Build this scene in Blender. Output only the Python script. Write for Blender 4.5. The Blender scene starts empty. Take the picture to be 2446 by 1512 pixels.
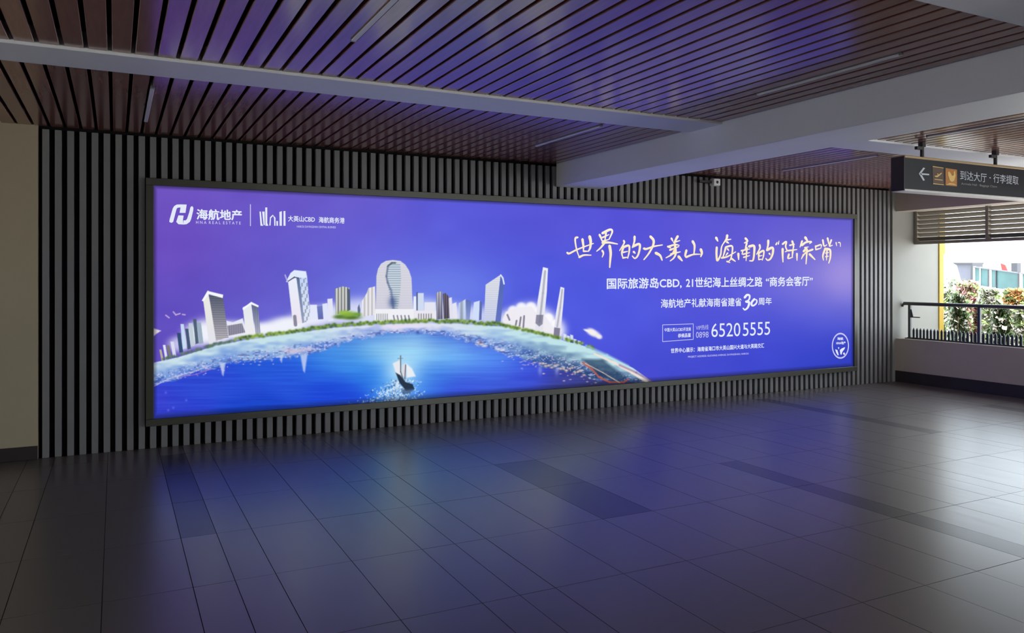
import bpy, bmesh, math, random
import numpy as np
from mathutils import Vector, Matrix

# ------------------------------------------------------------------ camera, world, sun, exposure
S = bpy.context.scene
C = S.collection
FPX, PSI, HOR, CAMZ = 1871.1, 0.46893, 659.75, 1.6     # focal length in pixels, yaw, horizon row, eye height
cd = bpy.data.cameras.new('camera'); cam = bpy.data.objects.new('camera', cd); C.objects.link(cam)
cam.location = (0, 0, CAMZ); cam.rotation_euler = (math.pi/2, 0, -PSI)
cd.sensor_width = 36.0; cd.lens = FPX/2446*36.0; cd.shift_y = -(756-HOR)/2446
cd.clip_end = 300
S.camera = cam
S.view_settings.view_transform = 'Standard'; S.view_settings.look = 'None'
S.view_settings.gamma = 1.0; S.view_settings.use_curve_mapping = False
S.view_settings.exposure = 0.0
W = bpy.data.worlds.new('world'); S.world = W; W.use_nodes = True
bg = W.node_tree.nodes['Background']; bg.inputs['Color'].default_value = (0.80, 0.91, 1.0, 1); bg.inputs['Strength'].default_value = 5.7
sd = bpy.data.lights.new('sun', 'SUN'); sun = bpy.data.objects.new('sun', sd); C.objects.link(sun)
sd.energy = 9.0; sd.angle = 0.01; sd.color = (1.0, 0.95, 0.88)
sun.rotation_euler = Vector((0.06, 0.60, -0.80)).to_track_quat('-Z', 'Y').to_euler()
sun.location = (5, -5, 20)

# ------------------------------------------------------------------ main dimensions (metres)
D = 8.009          # back wall plane
ZC = 2.92          # underside of the ceiling boards
XE = 10.60         # inner face of the end parapet
BX0, BX1, BZ = 4.64, 5.235, 2.656     # big beam
random.seed(4); rng = np.random.default_rng(7)

# ------------------------------------------------------------------ materials
def srgb(*c):
    c = np.asarray(c, float)/255.0
    return tuple(np.where(c <= 0.04045, c/12.92, ((c+0.055)/1.055)**2.4))
def col4(c): return (float(c[0]), float(c[1]), float(c[2]), 1.0)
def mat(name, base, rough=0.5, metal=0.0, spec=0.5, vary=0.0, scale=8.0, stretch=(1,1,1), bump=0.0, rvary=0.0, obj_vary=0.0, coat=0.0):
    m = bpy.data.materials.new(name); m.use_nodes = True
    nt = m.node_tree; b = nt.nodes['Principled BSDF']
    b.inputs['Base Color'].default_value = col4(base); b.inputs['Roughness'].default_value = rough
    b.inputs['Metallic'].default_value = metal; b.inputs['Specular IOR Level'].default_value = spec
    b.inputs['Coat Weight'].default_value = coat; b.inputs['Coat Roughness'].default_value = rough
    tc = nt.nodes.new('ShaderNodeTexCoord'); mp = nt.nodes.new('ShaderNodeMapping'); mp.inputs['Scale'].default_value = stretch
    geo = nt.nodes.new('ShaderNodeNewGeometry')
    nt.links.new(geo.outputs['Position'], mp.inputs['Vector'])
    nz = nt.nodes.new('ShaderNodeTexNoise'); nz.inputs['Scale'].default_value = scale; nz.inputs['Detail'].default_value = 6
    nt.links.new(mp.outputs['Vector'], nz.inputs['Vector'])
    if vary or obj_vary:
        mr = nt.nodes.new('ShaderNodeMapRange'); mr.inputs['From Min'].default_value = 0.3; mr.inputs['From Max'].default_value = 0.7
        mr.inputs['To Min'].default_value = 1-vary; mr.inputs['To Max'].default_value = 1+vary
        nt.links.new(nz.outputs['Fac'], mr.inputs['Value'])
        oi = nt.nodes.new('ShaderNodeObjectInfo'); mo = nt.nodes.new('ShaderNodeMapRange')
        mo.inputs['To Min'].default_value = 1-obj_vary; mo.inputs['To Max'].default_value = 1+obj_vary
        nt.links.new(oi.outputs['Random'], mo.inputs['Value'])
        mu = nt.nodes.new('ShaderNodeMath'); mu.operation = 'MULTIPLY'
        nt.links.new(mr.outputs['Result'], mu.inputs[0]); nt.links.new(mo.outputs['Result'], mu.inputs[1])
        vm = nt.nodes.new('ShaderNodeVectorMath'); vm.operation = 'SCALE'; vm.inputs[0].default_value = base[:3]
        nt.links.new(mu.outputs[0], vm.inputs['Scale']); nt.links.new(vm.outputs['Vector'], b.inputs['Base Color'])
    if rvary:
        rr = nt.nodes.new('ShaderNodeMapRange'); rr.inputs['From Min'].default_value = 0.3; rr.inputs['From Max'].default_value = 0.7
        rr.inputs['To Min'].default_value = max(0.02, rough-rvary); rr.inputs['To Max'].default_value = rough+rvary
        nt.links.new(nz.outputs['Fac'], rr.inputs['Value']); nt.links.new(rr.outputs['Result'], b.inputs['Roughness'])
    if bump:
        bp = nt.nodes.new('ShaderNodeBump'); bp.inputs['Strength'].default_value = bump; bp.inputs['Distance'].default_value = 0.004
        nt.links.new(nz.outputs['Fac'], bp.inputs['Height']); nt.links.new(bp.outputs['Normal'], b.inputs['Normal'])
    return m
def emis(name, rgb=None, strength=1.0, attr=None):
    m = bpy.data.materials.new(name); m.use_nodes = True
    nt = m.node_tree; b = nt.nodes['Principled BSDF']
    b.inputs['Base Color'].default_value = (0.02, 0.02, 0.03, 1); b.inputs['Roughness'].default_value = 0.35
    b.inputs['Specular IOR Level'].default_value = 0.05
    b.inputs['Emission Strength'].default_value = strength
    if attr:
        a = nt.nodes.new('ShaderNodeVertexColor'); a.layer_name = attr
        nt.links.new(a.outputs['Color'], b.inputs['Emission Color'])
    else:
        b.inputs['Emission Color'].default_value = col4(rgb)
    return m
M = {}
M['tile'] = mat('tile_grey', srgb(102,95,91), 0.29, spec=0.9, vary=0.02, scale=2.2, stretch=(7,0.9,1), obj_vary=0.025, rvary=0.014)
M['tile_dark'] = mat('tile_dark', srgb(66,60,62), 0.30, spec=0.5, vary=0.03, scale=2.5, stretch=(3,1,1), obj_vary=0.03, rvary=0.01)
M['grout'] = mat('grout', srgb(48,45,44), 0.8, vary=0.1)
M['board'] = mat('board_wood', srgb(146,100,88), 0.17, spec=0.95, vary=0.09, scale=5.0, stretch=(9,0.7,9), obj_vary=0.08)
M['void'] = mat('void_black', srgb(16,13,13), 0.9, spec=0.1)
M['slat'] = mat('slat_aluminium', srgb(126,124,124), 0.42, spec=0.4, vary=0.03, scale=4, obj_vary=0.03)
M['backing'] = mat('backing_dark', srgb(22,20,22), 0.8, spec=0.2)
M['paint'] = mat('paint_white', srgb(243,243,246), 0.5, vary=0.02, scale=2)
M['cream'] = mat('plaster_cream', srgb(176,161,134), 0.65, vary=0.04, scale=1.5)
M['pier'] = mat('plaster_pier', srgb(146,144,138), 0.65, vary=0.04, scale=1.5)
M['plaster'] = mat('plaster_beige', srgb(190,176,164), 0.7, vary=0.05, scale=1.5)
M['skirting'] = mat('skirting_dark', srgb(52,46,46), 0.4, vary=0.08)
M['frame'] = mat('frame_bronze', srgb(88,86,76), 0.35, metal=0.4, vary=0.04)
M['tube'] = mat('diffuser_white', srgb(235,232,232), 0.35)
M['housing'] = mat('housing_grey', srgb(150,148,150), 0.4)
M['sign'] = mat('sign_slate', srgb(24,27,36), 0.42, spec=0.25, vary=0.05)
M['sign_end'] = mat('sign_end_brown', srgb(40,24,24), 0.5)
M['sign_rail'] = mat('sign_rail_gold', srgb(178,150,110), 0.35, metal=0.3)
M['sign_foot'] = mat('sign_foot_white', srgb(225,222,220), 0.35)
M['rod'] = mat('rod_black', srgb(28,24,24), 0.5)
M['sign_white'] = mat('sign_white', srgb(205,212,222), 0.5)
M['sign_orange'] = mat('sign_orange', srgb(190,120,40), 0.5)
M['sign_brown'] = mat('sign_brown', srgb(86,60,44), 0.5)
M['sign_yellow'] = mat('sign_yellow', srgb(235,196,110), 0.5)
M['rail'] = mat('railing_steel', srgb(84,84,84), 0.35, metal=0.5)
M['picket'] = mat('picket_dark', srgb(52,58,62), 0.5)
M['louvre'] = mat('louvre_taupe', srgb(136,125,112), 0.45, vary=0.04)
M['yellow'] = mat('post_yellow', srgb(184,152,48), 0.5, vary=0.05)
M['leaf'] = mat('leaf_green', srgb(122,142,84), 0.5, vary=0.35, scale=14)
M['leaf_dark'] = mat('leaf_dark_green', srgb(84,110,66), 0.5, vary=0.35, scale=14)
M['bl_white'] = mat('blossom_white', srgb(206,200,192), 0.6, vary=0.05)
M['bl_pink'] = mat('blossom_pink', srgb(190,142,136), 0.6, vary=0.15)
M['bl_red'] = mat('blossom_red', srgb(128,62,66), 0.6, vary=0.2)
M['bl_orange'] = mat('blossom_orange', srgb(176,120,60), 0.6, vary=0.15)
M['stem'] = mat('stem_brown', srgb(92,84,60), 0.7)
M['soil'] = mat('ground_pale', srgb(214,210,202), 0.8, vary=0.1, scale=2)
M['white_out'] = mat('outdoor_white', srgb(240,240,242), 0.5)
M['grey_out'] = mat('outdoor_grey', srgb(96,96,108), 0.5, vary=0.04)
M['pane'] = mat('glass_teal', srgb(78,108,108), 0.12, spec=0.3, vary=0.25, scale=1.2)
M['red'] = mat('signal_red', srgb(160,44,38), 0.5)
M['asphalt'] = mat('lamp_dark', srgb(60,60,66), 0.5)
M['hill'] = mat('tree_far', srgb(92,120,96), 0.8, vary=0.3, scale=3)

# ------------------------------------------------------------------ mesh helpers
class MB:
    def __init__(s): s.v = []; s.f = []
    def quad_hull(s, pts):                       # 8 points: bottom loop of 4, top loop of 4
        n = len(s.v); s.v += [tuple(p) for p in pts]
        s.f += [tuple(n+i for i in f) for f in ((3,2,1,0),(4,5,6,7),(0,1,5,4),(1,2,6,5),(2,3,7,6),(3,0,4,7))]; return s
    def box(s, x0, x1, y0, y1, z0, z1):
        return s.quad_hull([(x0,y0,z0),(x1,y0,z0),(x1,y1,z0),(x0,y1,z0),(x0,y0,z1),(x1,y0,z1),(x1,y1,z1),(x0,y1,z1)])
    def prism(s, loop, axis, a, b):              # polygon loop extruded along an axis from a to b
        n = len(s.v); k = len(loop)
        def put(p, t):
            return {'x': (t,p[0],p[1]), 'y': (p[0],t,p[1]), 'z': (p[0],p[1],t)}[axis]
        s.v += [put(p,a) for p in loop] + [put(p,b) for p in loop]
        s.f.append(tuple(n+i for i in range(k))[::-1]); s.f.append(tuple(n+k+i for i in range(k)))
        for i in range(k): j = (i+1) % k; s.f.append((n+i, n+j, n+k+j, n+k+i))
        return s
    def tube(s, p, q, r, k=8):
        p = Vector(p); q = Vector(q); d = (q-p).normalized(); u = d.orthogonal().normalized(); w = d.cross(u); n = len(s.v)
        for c in (p, q):
            for i in range(k):
                a = 2*math.pi*i/k; s.v.append(tuple(c+u*(r*math.cos(a))+w*(r*math.sin(a))))
        s.f.append(tuple(n+i for i in range(k))[::-1]); s.f.append(tuple(n+k+i for i in range(k)))
        for i in range(k): j = (i+1) % k; s.f.append((n+i, n+j, n+k+j, n+k+i))
        return s
    def mesh(s, name, m, bevel=0.0):
        me = bpy.data.meshes.new(name); me.from_pydata(s.v, [], s.f); me.update()
        bm = bmesh.new(); bm.from_mesh(me); bmesh.ops.recalc_face_normals(bm, faces=bm.faces)
        if bevel: bmesh.ops.bevel(bm, geom=list(bm.edges), offset=bevel, segments=1, affect='EDGES')
        bm.to_mesh(me); bm.free(); me.materials.append(m); return me
    def build(s, name, m, parent=None, bevel=0.0, loc=None):
        return link(name, s.mesh(name, m, bevel), parent, loc)
def link(name, me, parent=None, loc=None):
    o = bpy.data.objects.new(name, me); C.objects.link(o)
    if parent: o.parent = parent
    if loc is not None: o.location = loc
    return o
def tag(o, label=None, cat=None, group=None, kind=None):
    if label: o['label'] = label
    if cat: o['category'] = cat
    if group: o['group'] = group
    if kind: o['kind'] = kind
    return o
def thing(name, label, cat, loc, group=None):
    return tag(link(name, None, None, loc), label, cat, group)
def struct(o, label=None, cat=None): return tag(o, label, cat, kind='structure')

# ================================================================== THE SETTING
# ---- floor: slab with tiles laid on it
cols = [0.3576,0.5629,0.7706,1.1856,1.6034,1.811,2.017,2.44,2.866,3.268,3.74,4.17,4.60,4.81,5.24,5.67,5.88,6.09,6.52,6.95,7.40,7.59,8.02,8.45,8.66,8.87,9.30,9.52,9.73,10.16,10.60]
x = 0.3576; left = []; half = False
for w in (0.415,0.415,0.207,0.208,0.415,0.415,0.415,0.207,0.208): x -= w; left.append(x)
cols = left[::-1] + cols
rows = [0.955,1.80,2.65,3.487,4.333,5.178,6.00,6.86,7.64,8.009]
floor = MB().box(-5,11.7,-5,8.2,-0.12,-0.003).build('floor', M['grout'])
struct(floor, 'grey tiled concourse floor with a few dark strip tiles', 'floor')
dark = {(0.3576,5.178),(0.3576,6.00),(0.3576,6.86),(2.866,4.333),(2.866,5.178),(4.60,4.333),(4.60,3.487),(4.60,2.65),(4.60,1.80),
        (7.40,5.178),(7.40,6.00),(7.40,6.86),(9.52,5.178),(9.52,4.333)}
cache = {}
for i in range(len(cols)-1):
    for j in range(len(rows)-1):
        w = round(cols[i+1]-cols[i]-0.004, 3); d = round(rows[j+1]-rows[j]-0.004, 3)
        dk = (cols[i], rows[j]) in dark
        key = (w, d, dk)
        if key not in cache:
            cache[key] = MB().box(-w/2,w/2,-d/2,d/2,-0.02,0.0).mesh('tile', M['tile_dark' if dk else 'tile'])
        o = link('tile', cache[key], floor, ((cols[i]+cols[i+1])/2, (rows[j]+rows[j+1])/2, random.uniform(-0.0004,0.0004)))
        if dk: o['label'] = 'dark charcoal strip tile'
n_t = tag(MB().box(-5,left[-1]-0.004,-5,8.0,-0.02,0).build('tile_field', M['tile'], floor), kind='stuff')
n_t = tag(MB().box(left[-1],10.6,-5,0.951,-0.02,0).build('tile_field', M['tile'], floor), kind='stuff')

# ---- back wall: dark backing with vertical slats
wall_back = MB().box(-0.60,10.525,D+0.052,D+0.25,0,3.2).build('wall_back', M['backing'])
struct(wall_back, 'long wall clad in grey vertical slats over a dark backing', 'wall')
sm = MB().box(-0.0265,0.0265,0,0.052,0.0,2.895).mesh('slat', M['slat'], bevel=0.002)
for k in range(116): link('slat', sm, wall_back, (-0.546+0.09573*k, D, 0))
w = MB().box(-5,-0.603,D-0.02,D+0.25,0,3.2).build('wall_back_left', M['cream']); struct(w, 'plain cream plastered wall left of the slats', 'wall')
w = MB().box(-5,-0.603,D-0.034,D-0.02,0,0.118).build('baseboard_left', M['skirting'], bevel=0.003); struct(w, 'dark skirting along the cream wall', 'baseboard')
w = MB().box(10.527,11.60,D-0.012,D+0.25,-0.4,3.2).build('wall_back_right', M['pier']); struct(w, 'cream pier beside the open balcony', 'wall')
# ---- closing walls out of view, their openings added to let in fill daylight
w = MB().box(-5.2,-5,-5,8.2,0,0.65).box(-5.2,-5,-5,8.2,2.5,3.2).box(-5.2,-5,3.5,8.2,0.65,2.5).box(-5.2,-5,-5,0.5,0.65,2.5).build('wall_left', M['cream']); struct(w, 'unseen cream wall at the far left with an opening added for daylight', 'wall')
w = MB().box(-5.2,11.7,-5.2,-5,0,0.3).box(-5.2,11.7,-5.2,-5,2.7,3.2).box(-5.2,5.0,-5.2,-5,0.3,2.7).box(9.5,11.7,-5.2,-5,0.3,2.7).build('wall_front', M['plaster']); struct(w, 'unseen wall behind the viewer with a wide opening added for daylight', 'wall')
# ---- end wall: parapet, skirting, lintel, soffit
w = MB().box(XE,XE+0.25,-5,D-0.012,0,0.655).build('wall_right', M['plaster']); struct(w, 'low beige parapet under the balcony railing', 'wall')
w = MB().box(XE-0.016,XE,-5,D-0.012,0,0.168).build('baseboard_right', M['skirting'], bevel=0.003); struct(w, 'dark skirting along the low parapet', 'baseboard')
w = MB().box(XE,XE+0.28,-5,D-0.012,2.585,3.2).build('trim_1', M['plaster']); struct(w, 'beige lintel above the balcony opening', 'lintel')
w = MB().box(XE+0.28,11.7,-5,D-0.012,2.64,3.2).build('trim_2', M['plaster']); struct(w, 'beige soffit over the balcony ledge', 'soffit')
# ---- ceiling: dark void with glossy boards, white strips and beam
ceil = MB().box(-5.2,11.7,-5.2,8.26,3.2,3.4).box(-5,10.6,-5,8.05,3.06,3.08).build('ceiling', M['void'])
struct(ceil, 'ceiling of glossy brown boards with dark gaps', 'ceiling')
PITCH, G0 = 0.12245, -0.395
def board_mesh(L): return MB().box(-0.0495,0.0495,0,L,0,0.03).mesh('ceiling_board', M['board'], bevel=0.003)
bays = {'A': (5.602,D-0.004), 'B': (2.442,5.172)}
for key, (y0, y1) in bays.items():
    bm_ = board_mesh(y1-y0)
    k = -14
    while True:
        xc = G0+PITCH*(k+0.5)
        if xc > BX0-0.05: break
        link('ceiling_board', bm_, ceil, (xc, y0, ZC)); k += 1
    xc = BX1+0.055
    while xc < XE-0.05:
        link('ceiling_board', bm_, ceil, (xc, y0, ZC)); xc += PITCH
rest = MB()
k = -37
while G0+PITCH*(k+0.5) < -2.15:
    xc = G0+PITCH*(k+0.5)
    for y0, y1 in bays.values(): rest.box(xc-0.0495,xc+0.0495,y0,y1,ZC,ZC+0.03)
    k += 1
xc = G0-PITCH*36.5
while xc < 10.5:
    if not BX0-0.06 < xc < BX1+0.06: rest.box(xc-0.0495,xc+0.0495,-4.9,2.0,ZC,ZC+0.03)
    xc += PITCH
tag(rest.build('board_field', M['board'], ceil), kind='stuff')
def trim(name, x0, x1, y0, y1, label):
    o = MB().box(x0,x1,y0,y1,ZC-0.018,ZC+0.10).build(name, M['paint'], bevel=0.002); struct(o, label, 'trim')
trim('trim_3', -5, BX0-0.001, 5.172, 5.600, 'long white ceiling strip left of the deep beam')
trim('trim_4', BX1+0.001, XE-0.001, 5.172, 5.600, 'white ceiling strip right of the deep beam')
trim('trim_5', -5, BX0-0.001, 2.0, 2.440, 'white ceiling strip at the upper right corner')
trim('trim_6', BX1+0.001, XE-0.001, 2.0, 2.440, 'white ceiling strip nearest the balcony')
w = MB().box(BX0,BX1,-4.99,D-0.003,BZ,3.06).build('ceiling_beam', M['paint'], bevel=0.004); struct(w, 'deep white beam running across the ceiling', 'beam')

# ---- linear lights set between the boards (switched off)
def linear_light(x, y0, y1, label):
    t = thing('linear_light', label, 'light', (x, (y0+y1)/2, ZC), 'linear ceiling lights'); L = (y1-y0)/2
    MB().box(-0.011,0.011,-L,L,-0.002,0.05).build('housing', M['housing'], t)
    MB().box(-0.014,0.014,-L,L,-0.012,-0.002).build('diffuser', M['tube'], t, bevel=0.003)
    for s in (-1,1): MB().box(-0.014,0.014,s*L-0.012 if s>0 else s*L, s*L if s>0 else s*L+0.012,-0.0135,0.001).build('end_cap', M['housing'], t)
linear_light(1.185, 3.00, 4.30, 'slim ceiling light cut off by the top edge of the photo')
linear_light(0.232, 5.99, 7.33, 'slim ceiling light above the left end of the lightbox')
linear_light(4.150, 3.09, 4.26, 'slim ceiling light beside the deep beam, in front of the long white strip')
linear_light(3.790, 5.75, 6.95, 'slim ceiling light near the foot of the deep beam, behind the white strip')
linear_light(7.41, 5.80, 7.18, 'slim ceiling light above the right part of the slats, beyond the deep beam')
linear_light(6.83, 3.55, 4.82, 'slim ceiling light just above the hanging sign')

# ================================================================== THE LIGHTBOX
BXL, BXR, BZB, BZT, BY = 0.317, 9.618, 0.282, 2.439, D-0.055
box = thing('lightbox', 'huge backlit lightbox advert with a city skyline on purple and blue', 'lightbox', ((BXL+BXR)/2, D, 0))
ox = (BXL+BXR)/2
def child_mesh(mb, name, m, parent, bevel=0.0):
    mb.v = [(v[0]-ox, v[1]-D, v[2]) for v in mb.v]; return mb.build(name, m, parent, bevel)
FW = 0.066
child_mesh(MB().box(BXL-FW,BXR+FW,BY-0.022,D-0.002,BZT,BZT+FW), 'frame_rail', M['frame'], box, 0.003)
child_mesh(MB().box(BXL-FW,BXR+FW,BY-0.022,D-0.002,BZB-FW,BZB), 'frame_rail', M['frame'], box, 0.003)
child_mesh(MB().box(BXL-FW,BXL,BY-0.022,D-0.002,BZB+0.001,BZT-0.001), 'frame_rail', M['frame'], box, 0.003)
child_mesh(MB().box(BXR,BXR+FW,BY-0.022,D-0.002,BZB+0.001,BZT-0.001), 'frame_rail', M['frame'], box, 0.003)

# artwork coordinates <-> print plane (a fixed homography of the print's own plane)
cp, sp = math.cos(PSI), math.sin(PSI)
def to_plane(ax, ay):
    t = (np.asarray(ax, float)-1223)/FPX; zc = BY/(-t*sp+cp)
    return (t*cp+sp)*zc, CAMZ-(np.asarray(ay, float)-HOR)/FPX*zc
def to_art(X, Z):
    zc = X*sp+BY*cp; return 1223+FPX*(X*cp-BY*sp)/zc, HOR+FPX*(CAMZ-Z)/zc

# ---- painting of the print into a colour attribute
NU, NV = 1420, 400
a0, a1 = to_art(BXL, 1.0)[0], to_art(BXR, 1.0)[0]
axs = np.linspace(a0, a1, NU); Xs, _ = to_plane(axs, 600.0); Xs[0] = BXL; Xs[-1] = BXR
Zs = np.linspace(BZB, BZT, NV)
GX, GZ = np.meshgrid(Xs, Zs); PX, PY = to_art(GX, GZ)
IMG = np.zeros((NV, NU, 3))
def cfield(ctrl, sig):
    num = np.zeros((NV,NU,3)); den = np.zeros((NV,NU))+1e-12
    for x, y, c in ctrl:
        g = np.exp(-(((PX-x)/sig)**2+((PY-y)/(sig*0.62))**2)/2)+1e-9
        num += g[...,None]*np.array(c, float); den += g
    return num/den[...,None]
def vnoise(fx, fy, seed):                        # smooth value noise in art space
    r = np.random.default_rng(seed); u = (PX-340)/fx; v = (PY-420)/fy
    t = r.random((int(v.max())+4, int(u.max())+4)); iu = np.floor(u).astype(int); iv = np.floor(v).astype(int)
    fu = u-iu; fv = v-iv; fu = fu*fu*(3-2*fu); fv = fv*fv*(3-2*fv)
    return (t[iv,iu]*(1-fu)+t[iv,iu+1]*fu)*(1-fv)+(t[iv+1,iu]*(1-fu)+t[iv+1,iu+1]*fu)*fv
def window(x0, x1, y0, y1):
    i0 = max(0, np.searchsorted(axs, x0)-2); i1 = min(NU, np.searchsorted(axs, x1)+2)
    sub = PY[:, i0:i1]; ok = np.where((sub.max(1) >= y0) & (sub.min(1) <= y1))[0]
    if len(ok) == 0 or i1 <= i0: return None
    return slice(ok[0], ok[-1]+1), slice(i0, i1)
def comp(w, a, c):
    IMG[w] = IMG[w]*(1-a[...,None])+np.asarray(c, float)*a[...,None]
def seg_d(px, py, a, b):
    dx, dy = b[0]-a[0], b[1]-a[1]; L = dx*dx+dy*dy+1e-9
    t = np.clip(((px-a[0])*dx+(py-a[1])*dy)/L, 0, 1); return np.hypot(px-a[0]-t*dx, py-a[1]-t*dy), t
def poly(pts, c, soft=0.7, alpha=1.0, c2=None, tex=None):
    xs = [p[0] for p in pts]; ys = [p[1] for p in pts]
    w = window(min(xs)-3*soft, max(xs)+3*soft, min(ys)-3*soft, max(ys)+3*soft)
    if w is None: return
    px, py = PX[w], PY[w]; ins = np.zeros(px.shape, bool); dm = np.full(px.shape, 1e9)
    for i in range(len(pts)):
        a, b = pts[i], pts[(i+1) % len(pts)]
        dm = np.minimum(dm, seg_d(px, py, a, b)[0])
        if a[1] != b[1]:
            cr = ((a[1] > py) != (b[1] > py)) & (px < (b[0]-a[0])*(py-a[1])/(b[1]-a[1])+a[0]); ins ^= cr
    sdv = np.where(ins, dm, -dm); al = np.clip(sdv/(2*soft)+0.5, 0, 1)*alpha
    cc = np.asarray(c, float)
    if c2 is not None:
        t = np.clip((py-min(ys))/(max(ys)-min(ys)+1e-6), 0, 1)[...,None]; cc = cc*(1-t)+np.asarray(c2, float)*t
    if tex is not None: cc = cc*tex(px, py)[...,None]
    comp(w, al, cc)
def line(pts, c, wd=1.5, soft=0.7, alpha=1.0, w2=None):
    w2 = wd if w2 is None else w2; n = len(pts)-1
    for i in range(n):
        a, b = pts[i], pts[i+1]; m_ = max(wd, w2)+3*soft
        w = window(min(a[0],b[0])-m_, max(a[0],b[0])+m_, min(a[1],b[1])-m_, max(a[1],b[1])+m_)
        if w is None: continue
        d, t = seg_d(PX[w], PY[w], a, b); hw = (wd+(w2-wd)*(i+t)/n)/2
        comp(w, np.clip((hw-d)/(2*soft)+0.5, 0, 1)*alpha, c)
def blob(x, y, rx, ry, c, alpha=1.0, rot=0.0, p=1.0):
    m_ = max(rx, ry)*3
    w = window(x-m_, x+m_, y-m_, y+m_)
    if w is None: return
    u = PX[w]-x; v = PY[w]-y; cr, sr = math.cos(rot), math.sin(rot)
    q = ((u*cr+v*sr)/rx)**2+((-u*sr+v*cr)/ry)**2
    comp(w, np.exp(-q**p)*alpha, c)

sky = [(380,460,(108,80,190)),(380,600,(106,74,190)),(380,750,(95,75,190)),(600,500,(105,82,195)),(800,500,(104,88,200)),(700,600,(95,84,200)),
 (550,680,(98,78,190)),(640,740,(100,100,210)),(850,640,(95,100,215)),(900,560,(95,88,210)),(1050,650,(92,110,225)),(1100,560,(85,85,215)),
 (1300,520,(82,80,210)),(1250,650,(76,85,220)),(1400,740,(72,84,222)),(1500,560,(80,76,214)),(1500,800,(72,80,220)),(1700,520,(86,80,208)),
 (1700,700,(80,78,215)),(1900,540,(88,80,204)),(1900,640,(98,90,210)),(2012,640,(150,130,214)),(2000,700,(116,110,212)),(2020,560,(90,85,200)),
 (1900,780,(68,74,214)),(2020,800,(55,60,200)),(2000,862,(25,50,180)),(1800,860,(55,65,205)),(1650,880,(62,70,205)),(1560,890,(65,68,205))]
IMG[:] = cfield(sky, 95)
IMG += (vnoise(60,40,1)-0.5)[...,None]*6
arc = [(355,871),(369,866),(426,853),(514.5,826),(581,813),(691,797.5),(801,782),(900,776),(991,771.6),(1093,773),(1198,780),(1276.6,797),(1335.5,810.6),(1394,826),(1453,850),(1512,879),(1551,907),(1562,915)]
arcx = np.array([p[0] for p in arc]); arcy = np.array([p[1] for p in arc])
def ay_(x): return np.interp(x, arcx, arcy)
# soft white cloud bank behind the skyline
for x, y, rx, ry, al in [(430,822,30,20,.7),(470,800,34,28,.95),(500,790,45,30,.95),(520,800,40,26,.9),(560,788,45,22,.95),(600,792,40,18,1),(640,786,55,17,1),(680,778,45,20,.95),(700,775,40,20,.95),(745,758,44,26,.95),(800,752,60,26,.85),(850,742,50,32,.85),
    (880,750,36,36,.9),(960,752,70,34,.7),(1010,742,40,32,.85),(1040,746,50,30,.9),(1090,750,50,26,.9),(1140,755,40,26,.8),(1220,765,30,28,1),(1250,755,30,30,1),(1275,760,32,36,1),(1300,775,32,36,1),(1325,790,28,30,1),(1240,780,44,18,1)]:
    blob(x, y, rx, ry, (240,242,250), al, p=1.7)
for x, y, r in [(1225,742,12),(1245,735,13),(1268,734,13),(1285,745,12),(1310,760,12),(1326,772,9)]: blob(x, y, r, r, (250,248,252), 1, p=3)
blob(2018,655,62,52,(158,138,216),.75); blob(950,700,160,60,(120,140,235),.45); blob(1100,690,110,60,(110,135,235),.4)
# ---- distant skyline
def tower(top_l, top_r, bot_l, bot_r, c, c2, tex=None): poly([top_l, top_r, bot_r, bot_l], c, .7, 1, c2, tex)
def stripes(f, lo, ax=0, ph=0): return lambda px, py: lo+(1-lo)*(0.5+0.5*np.sin(2*np.pi*((px if ax == 0 else py)/f)+ph))
# low left blocks
for x, y, wd_, h, c in [(386,846,5,22,(190,180,150)),(395,838,6,28,(230,232,245)),(404,836,7,22,(120,120,110)),(414,830,8,28,(220,222,240)),(430,815,9,40,(40,70,110)),(438,800,8,52,(200,222,245)),(449,806,8,42,(60,80,110)),
    (458,796,9,48,(190,205,215)),(468,788,8,52,(70,90,110)),(478,792,10,44,(150,170,190))]:
    poly([(x-wd_/2-3,y-h/2),(x+wd_/2-3,y-h/2),(x+wd_/2+3,y+h/2+6),(x-wd_/2+3,y+h/2+8)], c, .8, .95)
# tower 1 (slanted, dark glass face)
poly([(485,714),(497,698),(520,813),(500,826)], (235,232,222), .8, 1, (225,226,236))
poly([(499,702),(532,708),(546,806),(516,814)], (96,104,128), .8, 1, (214,208,216), stripes(4.2,.62,1))
poly([(482,718),(496,694),(500,696),(533,704),(532,712),(499,703),(486,720)], (244,246,252), .7)
poly([(545,800),(541,766),(556,770),(580,760),(588,796),(560,806)], (228,230,242), 1.0)
poly([(546,802),(543,778),(578,772),(586,794)], (140,136,160), .9, .85, None, stripes(5,.7))
# tower 2
poly([(580,734),(600,724),(610,800),(588,806)], (226,232,234), .8, 1, (238,236,240)); poly([(601,726),(616,732),(623,797),(611,800)], (104,116,150), .8, 1, (196,200,220), stripes(4,.75))
poly([(579,737),(600,721),(618,730),(617,734),(600,727),(581,741)], (246,248,252), .7)
# tower 3 (tall, blue)
poly([(688,672),(708,662),(724,770),(700,776)], (232,236,250), .8, 1, (236,228,238)); poly([(708,662),(716,665),(733,768),(722,772)], (90,110,150), .8, 1, (150,160,190))
poly([(714,655),(733,652),(742,764),(727,769)], (190,208,245), .7, 1, (222,230,246), lambda px,py: np.where(np.sin(px*0.55+np.floor(py/9)*2.1)>0.55,0.74,1.0))
poly([(683,673),(694,652),(703,645),(731,648),(733,664),(704,663),(686,674)], (222,232,250), .7); line([(688,672),(703,662),(713,664)], (60,66,90), 2.2)
line([(681,657),(687,673)], (180,175,225), 3)
line([(704,756),(706,776)], (110,110,130), 8, 1.0, .8)
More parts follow.
